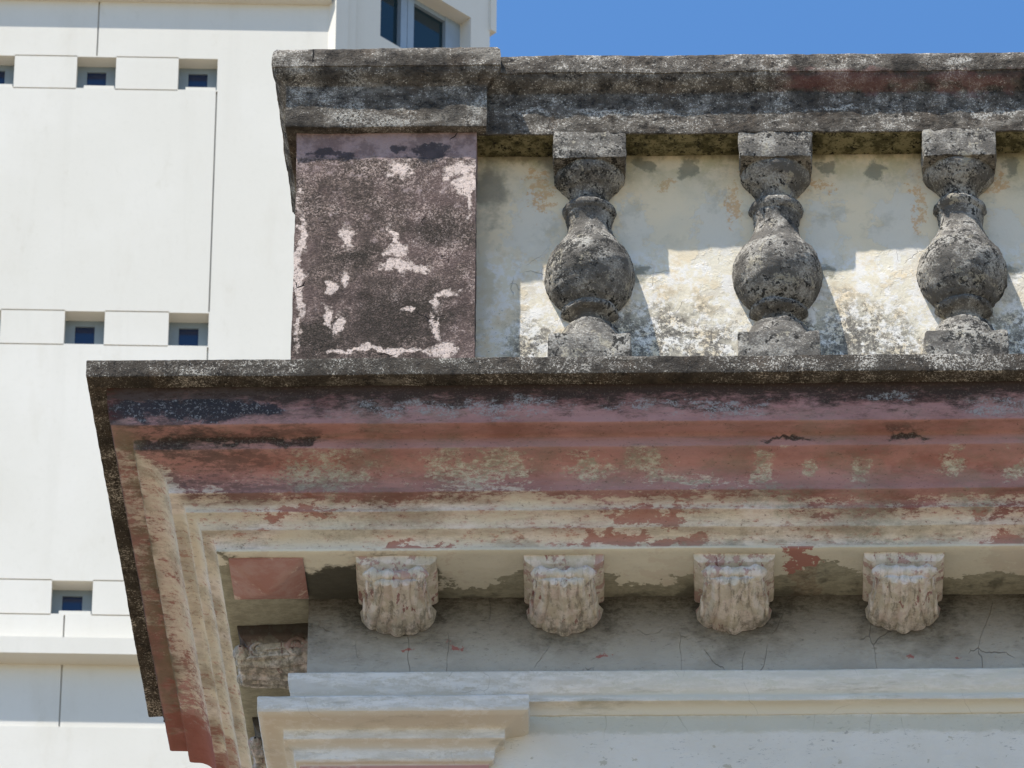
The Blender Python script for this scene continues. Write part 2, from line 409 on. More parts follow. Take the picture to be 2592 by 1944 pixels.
def mat_soffit_rail():
    m = Mat('mossy_rail_soffit', .95, .1)
    return m
def mat_cornice():
    m = Mat('peeling_red_paint_cornice', .88, .2)
    h_ = m.math('MULTIPLY', m.Z, -1.0)        # drop below the slab
    st = (.2, .5, 1.0)
    n1 = m.noise(46, 7, .70, st, off=2); n2 = m.noise(13, 6, .78, (.4, .7, 1.0), off=8); big = m.noise(210, 3, .5, (.5, .5, 1), off=11)
    fin = m.noise(6, 4, .8, off=3); spk = m.noise(9, 5, .85, (.55, .7, 1.1), off=91)
    cream = m.mix(m.ramp(m.noise(120, 4, .6, (.3, .5, 1), off=31), .4, .62), (.63, .575, .485), (.58, .55, .475))
    cream = m.mix(m.ramp(m.noise(60, 4, .6, (.3, .5, 1), off=36), .48, .66), cream, (.69, .63, .58))
    red = m.mix(m.ramp(m.noise(50, 5, .7, (.4, .6, 1), off=17), .38, .62), (.25, .118, .108), (.40, .215, .20))
    red = m.mix(m.mul(m.ramp(m.noise(150, 4, .6, (.3, .6, 1), off=57), .45, .62), .75), red, (.42, .25, .25))
    # mauve on the upright faces: sky light tinted into the paint colour
    mv = m.mx(m.mx(m.band(h_, 66, 110, 14, n1, 60), m.band(h_, 120, 149, 6, n1, 20)), m.band(h_, 186, 226, 8, n1, 60))
    red = m.mix(m.mul(mv, .55), red, (.36, .215, .205))
    ou = m.mx(m.band(h_, 107, 119, 2), m.band(h_, 148, 172, 8, n1, 30))  # orange on the undersides: ground bounce tinted into the paint colour
    red = m.mix(m.mul(ou, .25), red, (.42, .19, .145))
    # paint survives on the upper mouldings and wears off lower down
    keep = m.ramp(h_, 330, 90, smooth=False)
    q = m.add(m.mul(n1, .34), m.mul(n2, .42), m.mul(spk, .22), m.mul(big, .42), m.mul(keep, .40))
    lowx = m.blobs([blob_at(1640, 1330, 270, 260, 60), blob_at(900, 1330, 260, 260, 60), blob_at(2560, 1330, 270, 120, 70), blob_at(2200, 1270, 240, 200, 40)], big, 1.2, .8)
    q = m.math('MULTIPLY_ADD', lowx, .10, q)
    q = m.math('ADD', q, m.math('MULTIPLY_ADD', m.ramp(h_, 232, 222), .085, -.05))
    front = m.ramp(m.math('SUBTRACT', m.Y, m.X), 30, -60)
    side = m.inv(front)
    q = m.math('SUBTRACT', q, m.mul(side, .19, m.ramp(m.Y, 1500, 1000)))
    red_m = m.math('ADD', m.mul(m.ramp(q, .845, .90), .7), m.mul(m.ramp(q, .885, .895), .3))
    dust = m.mul(m.ramp(q, .72, .86), .6)
    col = m.mix(dust, cream, (.52, .40, .35))
    col = m.mix(red_m, col, red)
    # fine scratches where the paint is lifting
    fl = m.mul(m.ramp(m.add(m.mul(n2, .55), m.mul(n1, .25), m.mul(spk, .2)), .545, .565), m.inv(red_m), m.band(h_, 150, 326, 20))
    col = m.mix(m.mul(fl, .7), col, (.42, .215, .18))
    # patches where the old cream coat shows on the cove
    pat = [blob_at(1180, 1180, 160, 110, 26), blob_at(1290, 1175, 160, 60, 22), blob_at(1495, 1180, 160, 60, 22), blob_at(1640, 1170, 160, 50, 20), blob_at(1930, 1180, 160, 36, 26),
           blob_at(2050, 1186, 160, 18, 14), blob_at(2165, 1180, 160, 18, 24), blob_at(2410, 1165, 160, 30, 22), blob_at(2570, 1180, 160, 32, 22), blob_at(820, 1190, 160, 120, 34), blob_at(1750, 1190, 160, 60, 10)]
    p = m.mul(m.blobs(pat, m.noise(22, 7, .8, (.6, .6, 1), off=5), 2.0, .3), m.ramp(h_, 140, 150))
    col = m.mix(m.mul(p, m.ramp(spk, .60, .44)), col, m.mix(m.ramp(n2, .42, .56), (.30, .28, .225), (.50, .475, .40)))
    rp = [blob_at(1640, 1290, 230, 90, 16), blob_at(1560, 1350, 270, 110, 16), blob_at(1700, 1370, 300, 90, 12), blob_at(2560, 1360, 280, 60, 24), blob_at(2480, 1290, 240, 20, 20), blob_at(760, 1290, 240, 90, 14),
          blob_at(1000, 1385, 300, 130, 10), blob_at(700, 1405, 305, 140, 9)]
    rb = m.mul(m.blobs(rp, m.noise(15, 7, .82, (.4, .6, 1), off=15), 2.6, .10), front)
    col = m.mix(m.mul(rb, .85), col, (.33, .145, .12))
    rs = m.mul(m.blobs([blob_at(2020, 1440, 420, 34, 16), blob_at(2015, 1410, 380, 10, 5), blob_at(2060, 1432, 400, 14, 7)], m.noise(14, 6, .8, off=16), 1.6, .1), m.ramp(h_, 318, 322))
    gg = m.blobs([blob_at(2190, 1310, 250, 70, 60), blob_at(2250, 1375, 300, 150, 30), blob_at(1950, 1270, 240, 90, 20), blob_at(2480, 1270, 230, 60, 22), blob_at(1830, 1385, 300, 160, 14)], m.noise(40, 6, .75, (.6, .7, 1), off=46), 1.8, .6)
    col = m.mix(m.mul(gg, m.ramp(spk, .62, .42), .8), col, (.27, .265, .22))
    # grime: streaks along the mouldings, black growth under the slab and near the corner
    g1 = m.ramp(m.add(m.mul(m.noise(28, 6, .78, (.12, .4, 1.2), off=71), .8), m.mul(fin, .25)), .52, .66)
    col = m.mix(m.mul(g1, .36), col, (.20, .165, .13))
    g3 = m.ramp(m.add(m.mul(m.noise(90, 5, .65, (.45, .5, 1), off=75), .8), m.mul(spk, .3)), .545, .68)
    col = m.mix(m.mul(g3, .42), col, (.20, .175, .14))
    dk = m.mul(m.ramp(spk, .60, .64), .6)
    col = m.mix(dk, col, (.07, .05, .04))
    jn = m.mx(m.mx(m.band(h_, 108, 120, 4, n2, 14), m.band(h_, 222, 236, 3, n2, 14)), m.band(h_, 282, 290, 3, n2, 12))
    col = m.mix(m.mul(jn, m.ramp(n1, .42, .56), .30), col, (.13, .08, .055))
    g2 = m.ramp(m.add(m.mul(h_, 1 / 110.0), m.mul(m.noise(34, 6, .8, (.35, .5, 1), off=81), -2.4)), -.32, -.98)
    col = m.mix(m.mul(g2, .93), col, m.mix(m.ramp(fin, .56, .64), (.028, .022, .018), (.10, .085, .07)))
    lc = m.ramp(m.math('SUBTRACT', m.math('MULTIPLY', n1, 700.0), m.X), 120, -380)
    lq = m.mul(m.ramp(m.X, 1000, 150), m.ramp(m.add(m.mul(n1, .5), m.mul(n2, .5)), .46, .56), m.ramp(h_, 260, 200), front)
    col = m.mix(m.mul(lq, .8), col, (.085, .065, .062))
    f1 = [blob_at(330, 1035, 60, 90, 36), blob_at(500, 1040, 60, 170, 32), blob_at(640, 1040, 60, 70, 18)]
    k = m.mul(m.blobs(f1, m.noise(30, 7, .8, (.4, .6, 1), off=25), 1.2, .3), m.band(h_, 36, 107, 3))
    col = m.mix(m.mul(k, .95), col, m.mix(m.ramp(m.add(m.mul(fin, .7), m.mul(n2, .4)), .58, .66), (.03, .031, .038), (.22, .225, .24)))
    f2 = [blob_at(420, 1122, 115, 90, 18), blob_at(620, 1118, 115, 170, 14), blob_at(770, 1118, 115, 30, 14), blob_at(2290, 1098, 110, 40, 12), blob_at(2000, 1106, 112, 60, 8)]
    k = m.mul(m.blobs(f2, m.noise(24, 7, .8, (.4, .6, 1), off=28), 1.5, .3), m.band(h_, 112, 147, 3))
    col = m.mix(m.mul(k, .9), col, m.mix(m.ramp(fin, .52, .62), (.03, .026, .025), (.12, .115, .105)))
    f3 = [blob_at(1060, 1035, 60, 150, 20), blob_at(1270, 1034, 60, 150, 20), blob_at(1640, 1028, 60, 90, 9), blob_at(1840, 1038, 60, 110, 14), blob_at(1880, 1030, 60, 60, 8), blob_at(2540, 1030, 60, 80, 26), blob_at(2240, 1003, 54, 50, 9)]
    k = m.mul(m.blobs(f3, m.noise(22, 7, .82, (.4, .6, 1.2), off=29), 2.6, .4), m.band(h_, 20, 106, 4), m.ramp(m.add(m.mul(fin, .6), m.mul(n2, .4)), .46, .56))
    col = m.mix(m.mul(k, .85), col, (.30, .30, .30))
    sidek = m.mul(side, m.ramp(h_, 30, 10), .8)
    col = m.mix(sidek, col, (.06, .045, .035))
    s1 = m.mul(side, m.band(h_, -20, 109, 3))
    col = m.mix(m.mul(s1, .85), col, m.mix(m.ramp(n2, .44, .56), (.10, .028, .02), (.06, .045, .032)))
    s2 = m.mul(side, m.band(h_, 110, 148, 3), m.ramp(m.noise(120, 5, .7, (1, .7, 1), off=66), .44, .56))
    col = m.mix(m.mul(s2, .75), col, (.17, .15, .10))
    sr = m.mul(side, m.band(m.Y, 1330, 1700, 40, n1, 900), m.ramp(h_, 330, 200))
    col = m.mix(m.mul(sr, .75), col, (.25, .085, .07))
    # old mould stains on the soffit between the brackets
    sof = m.ramp(h_, 316, 321)
    col = m.mix(m.mul(sof, .8), col, m.mix(m.ramp(big, .42, .58), (.68, .655, .55), (.58, .56, .47)))
    col = m.mix(m.mul(rs, .85), col, (.30, .10, .085))
    mo = m.noise(170, 6, .66, (.8, 1, 1), off=47)
    yy = m.math('MULTIPLY_ADD', m.math('SUBTRACT', mo, .5), 620, m.Y)
    yy = m.math('MULTIPLY_ADD', m.ramp(m.X, 900, 620), 70, yy)
    ms = m.mul(sof, m.ramp(yy, 436, 446))
    col = m.mix(m.mul(ms, .85), col, m.mix(m.ramp(n2, .4, .6), (.19, .18, .13), (.29, .28, .21)))
    mb = m.mul(sof, m.math('ADD', m.mul(m.ramp(yy, 500, 560), .7), m.mul(m.ramp(m.X, 1000, 800), m.ramp(yy, 400, 470)), clamp=True), front)
    col = m.mix(m.mul(mb, .85), col, (.04, .038, .032))
    hh = m.add(m.mul(n2, .9), m.mul(fin, .45), m.mul(red_m, .25), m.mul(m.noise(60, 3, .5, (.3, .6, 1)), 1.5))
    return m.done(col, m.bump(hh, 2.6, .8))
M_cornice = mat_cornice()

MODX = [855 * 1.1718, 1217 * 1.1718, 1586 * 1.1718, 1953 * 1.1718, 2319 * 1.1718, 2685 * 1.1718]
def mat_frieze():
    m = Mat('grey_cracked_plaster', .9, .2)
    nz = m.noise(90, 6, .68, (.6, 1, 1), off=3); fin = m.noise(7, 5, .8, (.6, 1, 1), off=5); mid = m.noise(26, 6, .75, (.45, 1, 1), off=8)
    d = 525
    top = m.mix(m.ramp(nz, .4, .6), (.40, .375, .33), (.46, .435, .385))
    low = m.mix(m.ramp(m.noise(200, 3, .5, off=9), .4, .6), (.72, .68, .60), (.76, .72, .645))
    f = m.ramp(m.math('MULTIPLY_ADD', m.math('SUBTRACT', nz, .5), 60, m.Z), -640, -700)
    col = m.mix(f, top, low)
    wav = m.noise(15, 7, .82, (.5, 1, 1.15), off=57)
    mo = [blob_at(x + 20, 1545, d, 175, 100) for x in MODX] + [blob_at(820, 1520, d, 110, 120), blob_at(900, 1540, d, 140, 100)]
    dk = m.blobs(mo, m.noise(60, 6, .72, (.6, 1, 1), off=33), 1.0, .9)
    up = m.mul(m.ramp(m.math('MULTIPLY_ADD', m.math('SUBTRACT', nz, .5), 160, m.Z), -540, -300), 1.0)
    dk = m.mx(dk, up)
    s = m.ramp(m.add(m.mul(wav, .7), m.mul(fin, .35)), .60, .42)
    col = m.mix(m.mul(dk, m.math('MULTIPLY_ADD', s, .28, .70)), col, (.065, .058, .044))  # mould stains, deepened to paint in contact shade by brackets and soffit
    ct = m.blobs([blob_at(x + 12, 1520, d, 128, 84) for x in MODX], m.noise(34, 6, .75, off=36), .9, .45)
    col = m.mix(m.mul(ct, m.math('MULTIPLY_ADD', s, .35, .5)), col, (.035, .032, .026))  # second dark layer: shading painted close round the brackets
    fl = m.mul(m.ramp(m.Z, -600, -420), m.ramp(wav, .405, .375))
    col = m.mix(m.mul(fl, .7), col, (.12, .11, .10))
    st2 = m.mul(m.ramp(m.noise(11, 6, .85, (.45, 1, 1.2), off=97), .42, .38), m.ramp(m.noise(140, 3, .6, off=98), .46, .60))
    col = m.mix(m.mul(st2, .6), col, (.17, .16, .14))
    cr = m.mul(m.cracks(150, .8, (1.1, 1, .45), 5), m.ramp(m.noise(120, 2, .5, off=73), .49, .56), m.ramp(m.Z, -800, -560))
    col = m.mix(m.mul(cr, .5), col, (.14, .13, .12))
    rd = m.blobs([blob_at(2310, 1665, d, 20, 5), blob_at(2415, 1664, d, 9, 6), blob_at(1150, 1632, d, 16, 6), blob_at(1035, 1650, d, 12, 5), blob_at(1520, 1655, d, 18, 7)], m.noise(8, 4, .7), 1.8, .2)
    col = m.mix(m.mul(rd, .8), col, (.34, .10, .09))
    oc = m.mul(m.ramp(m.noise(24, 4, .6, (.8, 1, 1), off=88), .655, .68), m.ramp(m.Z, -720, -760))
    col = m.mix(m.mul(oc, .6), col, (.42, .38, .27))
    sh = m.band(m.Z, -742, -688, 10, mid, 50)
    col = m.mix(m.mul(sh, .5), col, (.42, .41, .30))
    h = m.add(m.mul(fin, .5), m.mul(mid, .8), m.mul(wav, 1.2), m.mul(cr, -1.2))
    return m.done(col, m.bump(h, 3.5, 1.0))
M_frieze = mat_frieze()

def mat_mould():
    m = Mat('flaking_limewash_moulding', .88, .2)
    n1 = m.noise(40, 6, .7, (.25, .5, 1), off=3); fin = m.noise(7, 5, .8, off=6); mid = m.noise(22, 5, .7, (.3, .6, 1), off=16)
    ochre = m.mix(m.ramp(m.noise(150, 3, .5, (.4, 1, 1), off=2), .4, .6), (.56, .515, .44), (.57, .54, .475))
    left = m.ramp(m.X, xfor(1700, 1750, 480), xfor(1300, 1750, 480))
    ochre = m.mix(m.inv(left), ochre, (.60, .58, .50))
    wash = m.mix(m.ramp(n1, .4, .6), (.60, .57, .52), (.74, .705, .65))
    zs = None
    for lo, hi, am in ((-640, -570, 36), (-738, -690, 40), (-789, -756, 8), (-834, -803, 14)):
        b = m.band(m.Z, lo, hi, 4, n1, am); zs = b if zs is None else m.mx(zs, b)
    zs = m.mx(zs, m.band(m.Z, -670, -655, 4))
    w = m.mul(zs, m.ramp(m.add(m.mul(mid, .6), m.mul(fin, .3)), .38, .48))
    col = m.mix(m.mul(w, m.math('MULTIPLY_ADD', left, .3, .65)), ochre, wash)  # flaking wash on faces, also paints in their light against ochre undersides
    wf = m.mul(m.ramp(m.add(m.mul(m.noise(14, 5, .75, (.4, .6, 1), off=63), .7), m.mul(n1, .4)), .58, .62), left)
    col = m.mix(m.mul(wf, .35), col, (.68, .67, .66))
    g = m.ramp(m.noise(60, 6, .75, (.2, .6, 1.2), off=41), .53, .68)
    col = m.mix(m.mul(g, .4), col, (.20, .19, .14))
    cr = m.mul(m.cracks(190, .9, (1, 1, .6), 7), m.ramp(m.noise(150, 2, .5, off=73), .56, .6))
    col = m.mix(m.mul(cr, .35), col, (.22, .20, .17))
    dd = m.ramp(m.add(m.mul(fin, .7), m.mul(mid, .3)), .36, .31)
    col = m.mix(m.mul(dd, .6), col, (.16, .15, .13))
    pk = m.ramp(m.Z, -838, -845)
    col = m.mix(m.mul(pk, m.ramp(n1, .35, .45)), col, (.45, .24, .22))
    h = m.add(m.mul(fin, .5), m.mul(mid, .8), m.mul(w, .2))
    return m.done(col, m.bump(h, 2.0, .7))
M_mould = mat_mould()

def mat_modillion():
    m = Mat('peeling_carved_bracket', .88, .2)
    nz = m.noise(50, 6, .7, off=3); fin = m.noise(7, 5, .8, off=6); mid = m.noise(20, 6, .72, off=10)
    v1 = m.noise(20, 6, .7, (1.4, .3, .35), off=44)
    col = m.mix(m.ramp(nz, .4, .6), (.50, .455, .375), (.56, .52, .45))
    front = m.ramp(m.Z, -410, -385)
    col = m.mix(m.mul(m.ramp(m.noise(34, 4, .6, off=19), .46, .56), .8), col, (.66, .60, .56))
    pk = m.mul(m.ramp(m.add(m.mul(mid, .5), m.mul(m.noise(60, 3, .5, off=29), .5)), .535, .55), m.math('MULTIPLY_ADD', front, .7, .3))
    col = m.mix(m.mul(pk, .75), col, (.37, .22, .21))
    pk2 = m.ramp(m.add(m.mul(m.noise(34, 5, .65, (1.2, .4, .45), off=99), .8), m.mul(nz, .2)), .60, .62)
    col = m.mix(m.mul(pk2, .85), col, (.25, .11, .11))
    gr = m.mul(m.ramp(m.add(m.mul(v1, .7), m.mul(fin, .3)), .50, .60), m.inv(m.mul(front, .6)))
    col = m.mix(m.mul(gr, .75), col, (.20, .185, .155))
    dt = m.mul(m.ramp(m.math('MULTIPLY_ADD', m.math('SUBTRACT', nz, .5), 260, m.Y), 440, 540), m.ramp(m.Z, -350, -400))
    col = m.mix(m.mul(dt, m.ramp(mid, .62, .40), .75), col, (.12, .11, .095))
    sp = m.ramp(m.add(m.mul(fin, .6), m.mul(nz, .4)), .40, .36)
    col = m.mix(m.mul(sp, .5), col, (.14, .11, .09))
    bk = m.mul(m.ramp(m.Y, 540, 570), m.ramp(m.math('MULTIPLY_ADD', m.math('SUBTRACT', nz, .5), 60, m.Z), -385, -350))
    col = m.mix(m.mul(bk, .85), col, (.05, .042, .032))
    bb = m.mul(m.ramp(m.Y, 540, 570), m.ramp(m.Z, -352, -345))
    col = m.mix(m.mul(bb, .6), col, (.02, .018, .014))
    h = m.add(m.mul(fin, .35), m.mul(mid, .45), m.mul(pk, .4))
    return m.done(col, m.bump(h, 2.2, .7))
M_mod = mat_modillion()

def mat_panel():
    m = Mat('faded_red_panel', .9, .2)
    nz = m.noise(60, 6, .68, (.5, .8, 1), off=3); fin = m.noise(7, 4, .8, off=6)
    col = m.mix(m.ramp(nz, .4, .6), (.34, .175, .15), (.39, .245, .22))
    pl = m.ramp(m.add(m.mul(m.noise(30, 6, .75, (.6, 1, 1), off=9), .7), m.mul(m.ramp(m.Y, 440, 540), .12)), .42, .50)
    col = m.mix(m.mul(pl, .65), col, (.64, .54, .46))
    col = m.mix(m.mul(m.ramp(nz, .56, .66), .5), col, (.22, .13, .12))
    return m.done(col, m.bump(m.add(m.mul(nz, 1), fin), 2, .7))
M_panel = mat_panel()

def plain(name, col, rough=.8, spec=.3, var=.12, size=300, metal=0, bumpd=0):
    m = Mat(name, rough, spec); m.b.inputs['Metallic'].default_value = metal
    n = m.noise(size, 5, .6); a = tuple(c * (1 - var) for c in col); b = tuple(min(1, c * (1 + var)) for c in col)
    c = m.mix(m.ramp(n, .35, .65), a, b)
    return m.done(c, m.bump(n, bumpd, 1) if bumpd else None)
def mat_tower():
    m = Mat('pale_painted_concrete', .85, .25)
    a = m.noise(2600, 5, .6, (1, 1, 1), off=2); b = m.noise(900, 6, .65, (1.5, 1.5, .5), off=7)
    col = m.mix(m.ramp(a, .35, .65), (.64, .61, .54), (.68, .65, .585))
    col = m.mix(m.mul(m.ramp(b, .54, .72), .35), col, (.57, .53, .45))
    col = m.mix(m.mul(m.ramp(m.noise(420, 6, .7, (1, 1, .45), off=17), .60, .72), .28), col, (.50, .46, .37))
    col = m.mix(m.mul(m.ramp(m.noise(260, 5, .6, (1, 1, .06), off=27), .50, .68), .10), col, (.50, .47, .40))
    col = m.mix(m.mul(m.ramp(m.noise(60, 4, .6, off=29), .5, .8), .15), col, (.52, .49, .42))
    return m.done(col, m.bump(m.add(b, a), 6, .5))
M_tower = mat_tower()
M_tgrey = plain('grey_window_surround', (.20, .235, .25), .6, .4, .08, 900)
M_tframe = plain('blue_grey_window_frame', (.26, .32, .38), .5, .4, .08, 900)
M_joint = plain('joint_sealant', (.34, .34, .33), .8, .2, .1, 600)
def mat_glass(name, c, r=.08):
    m = Mat(name, r, .5); m.b.inputs['IOR'].default_value = 1.5
    n = m.noise(1500, 2, .5)
    return m.done(m.mix(m.ramp(n, .3, .7), tuple(x * .8 for x in c), c))
M_glass = mat_glass('dark_blue_glass', (.010, .022, .06))
M_glass2 = mat_glass('dark_green_glass', (.012, .030, .040))
M_street = plain('street_paving', (.225, .185, .13), .95, .1, .2, 2500)
M_roof = plain('roof_deck', (.3, .28, .25), .95, .1, .2, 400)
#ENDMATERIALS#

# ------------------------------------------------------------------ the street
bm = bmesh.new(); bmesh.ops.create_grid(bm, x_segments=40, y_segments=40, size=1500)
for v in bm.verts: v.co.z = GROUND
g = finish('street', bm, M_street, px=False); tag(g, 'pale paved street at the foot of the buildings', None, None, 'structure')

# ------------------------------------------------------------------ the old building
GZ = GROUND / K
BXE = xfor(2592, 1000, 0) + 860            # right end of what is built
def side_pt(d, yy):                        # point on the side line offset d at depth yy
    return ((d + yy * math.sin(PHI)) / math.cos(PHI), yy)
def corner(d): return side_pt(d, d)
r_end = ray(368, 1816); SY = None
# far end of the side cornice: sight line meets the slab bottom plane z = 0
t_ = -CAM.z / r_end.z; SY = (CAM + r_end * t_).y / K
old = empty('old_building', (CAM.x * 0 + 2.0, 1.2, GROUND),
            'weathered old building with balustrade, red and cream peeling cornice and carved brackets', 'building')
Lpath = [(S.x * SY, SY), (0.0, 0.0), (BXE, 0.0)]
SM = 9
# slab
prof = soften([(0, -0), (70, 0), (620, -2), (620, 54), (10, 56), (0, 52)], 4)
prof = subdiv(prof, 10, far=lambda a, b: min(a[0], b[0]) > 60 or abs(a[0] - b[0]) > 300)
bm = sweep(Lpath, prof, SM); rough(bm, 1.25, 3)
slab = finish('eave_slab', bm, M_slab, old, label='dark mould crusted stone slab capping the cornice')
# cornice
cp = [(49, 10), (48, -10), (50, -40), (54, -75), (59, -100), (60, -108), (66, -110), (108, -112), (113, -116), (114, -147), (128, -149)]
cp += [(o, -z) for o, z in arc(130, 217, 67, 67, 8, 90, 8)]
cp += [(197, -224), (218, -226)] + [(o, -z) for o, z in arc(219, 250, 18, 22, 10, 90, 4)] + [(237, -255), (243, -256), (252, -258), (262, -264), (269, -273), (273, -285), (282, -287)]
cp += [(o, -z) for o, z in arc(284, 317, 26, 28, 5, 90, 5)] + [(310, -325), (322, -327), (535, -325), (600, -325), (600, 10)]
cp = soften(cp, 6.0)
cp = subdiv(cp, 9, far=lambda a, b: min(a[0], b[0]) > 540 or max(a[1], b[1]) > 5)
bm = sweep(Lpath, cp, SM); rough(bm, 1.1, 9)
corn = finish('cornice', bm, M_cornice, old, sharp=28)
# main wall
bm = bmesh.new()
wp = [(525, -318), (525, -1100)]
wl = subdiv(wp, 26, closed=False)
wprof = wl + [(525, GZ), (575, GZ), (575, -318)]
Wpath = [(S.x * (SY - 12), SY - 12), (0, 0), (BXE, 0)]
bm = sweep(Wpath, wprof, 26); rough(bm, 1.0, 4, ((260, 1.6), (60, .6)))
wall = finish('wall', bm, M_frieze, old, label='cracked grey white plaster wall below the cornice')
# thin string moulding
sp = [(520, -570), (486, -578), (482, -582), (482, -604), (483, -612), (487, -630), (494, -645), (495, -650), (491, -652), (491, -667), (500, -668), (508, -671), (516, -679), (522, -689), (540, -690), (540, -570)]
sp = subdiv(soften(sp, 2.5), 9)
bm = sweep(Lpath, sp, SM); rough(bm, .9, 14)
finish('string_moulding', bm, M_mould, old)
# pilaster with its capital
cl = corner(413); XR = xfor(1339, 1762, 413)
Upath = [side_pt(413, 413 + 700), cl, (XR, 413), (XR, 560)]
pp = [(30, -688), (4, -695), (0, -699), (0, -736), (3, -742), (14, -748), (34, -751), (50, -754), (60, -757), (62, -760), (62, -786), (66, -788), (74, -792), (84, -800), (87, -806), (88, -830), (92, -836), (100, -838), (102, -842)]
pp = subdiv(soften(pp, 2.5, closed=False), 8, closed=False) + [(102, -900), (102, -1100), (102, GZ), (140, GZ), (140, -688)]
bmp = sweep(Upath, pp, 9, cap=False); rough(bmp, .9, 15)
# the profile is open towards the wall: fold the last edge back up inside
pil = finish('pilaster_capital', bmp, M_mould, old, label='stepped cream and white moulded pilaster capital at the corner')
bm = bmesh.new()
# soffit panel at the corner
c0 = corner(334); c1 = corner(514)
z0 = -327.5
x0, x1 = c0[0] + 4, c1[0] + 4; y0, y1 = 336, 514
bm = bmesh.new()
n = 16; vv = {}
for i in range(n + 1):
    for j in range(n + 1):
        u = i / n; w = j / n
        e = min(u, 1 - u, w, 1 - w)
        zz = -7 if e < .01 else -9 - min(e, .5) * 2 * 46
        vv[i, j] = bm.verts.new((x0 + (x1 - x0) * u + S.x * (y1 - y0) * w, y0 + (y1 - y0) * w, z0 + zz + 2))
for i in range(n):
    for j in range(n): bm.faces.new((vv[i, j], vv[i, j + 1], vv[i + 1, j + 1], vv[i + 1, j]))
rim = [vv[0, j] for j in range(n + 1)] + [vv[i, n] for i in range(1, n + 1)] + [vv[n, j] for j in range(n - 1, -1, -1)] + [vv[i, 0] for i in range(n - 1, 0, -1)]
top = [bm.verts.new((v.co.x, v.co.y, z0 + 3)) for v in rim]
for i in range(len(rim)):
    j = (i + 1) % len(rim); bm.faces.new((rim[i], rim[j], top[j], top[i]))
rough(bm, .8, 5)
finish('soffit_panel', bm, M_panel, old, label='faded red pyramid panel in the corner of the soffit')

# peeling flake of old render hanging at the far end of the side cornice
bm = bmesh.new()
ef = onY(430, 1812, SY - 10)
NF = 12; vf = {}
for i in range(NF + 1):
    for j in range(NF + 1):
        u = -1 + 2 * i / NF; w = -1 + 2 * j / NF
        rr = 15 * (1 + .5 * mnoise.noise(Vector((u * 2, w * 2, 4))))
        vf[i, j] = bm.verts.new((ef[0] - 6 + u * rr * .8 * math.sqrt(1 - w * w / 2.2), SY - 14 - 5 * (1 - u * u) + 3 * w, ef[1] + w * 26 * math.sqrt(1 - u * u / 2.2)))
for i in range(NF):
    for j in range(NF): bm.faces.new((vf[i, j], vf[i + 1, j], vf[i + 1, j + 1], vf[i, j + 1]))
rough(bm, 1.0, 77, ((20, 5), (7, 3)))
fk = finish('loose_render_flake', bm, M_slab, old, label='grey flake of loose render on the end of the cornice')
sm = fk.modifiers.new('thickness', 'SOLIDIFY'); sm.thickness = 3 * K

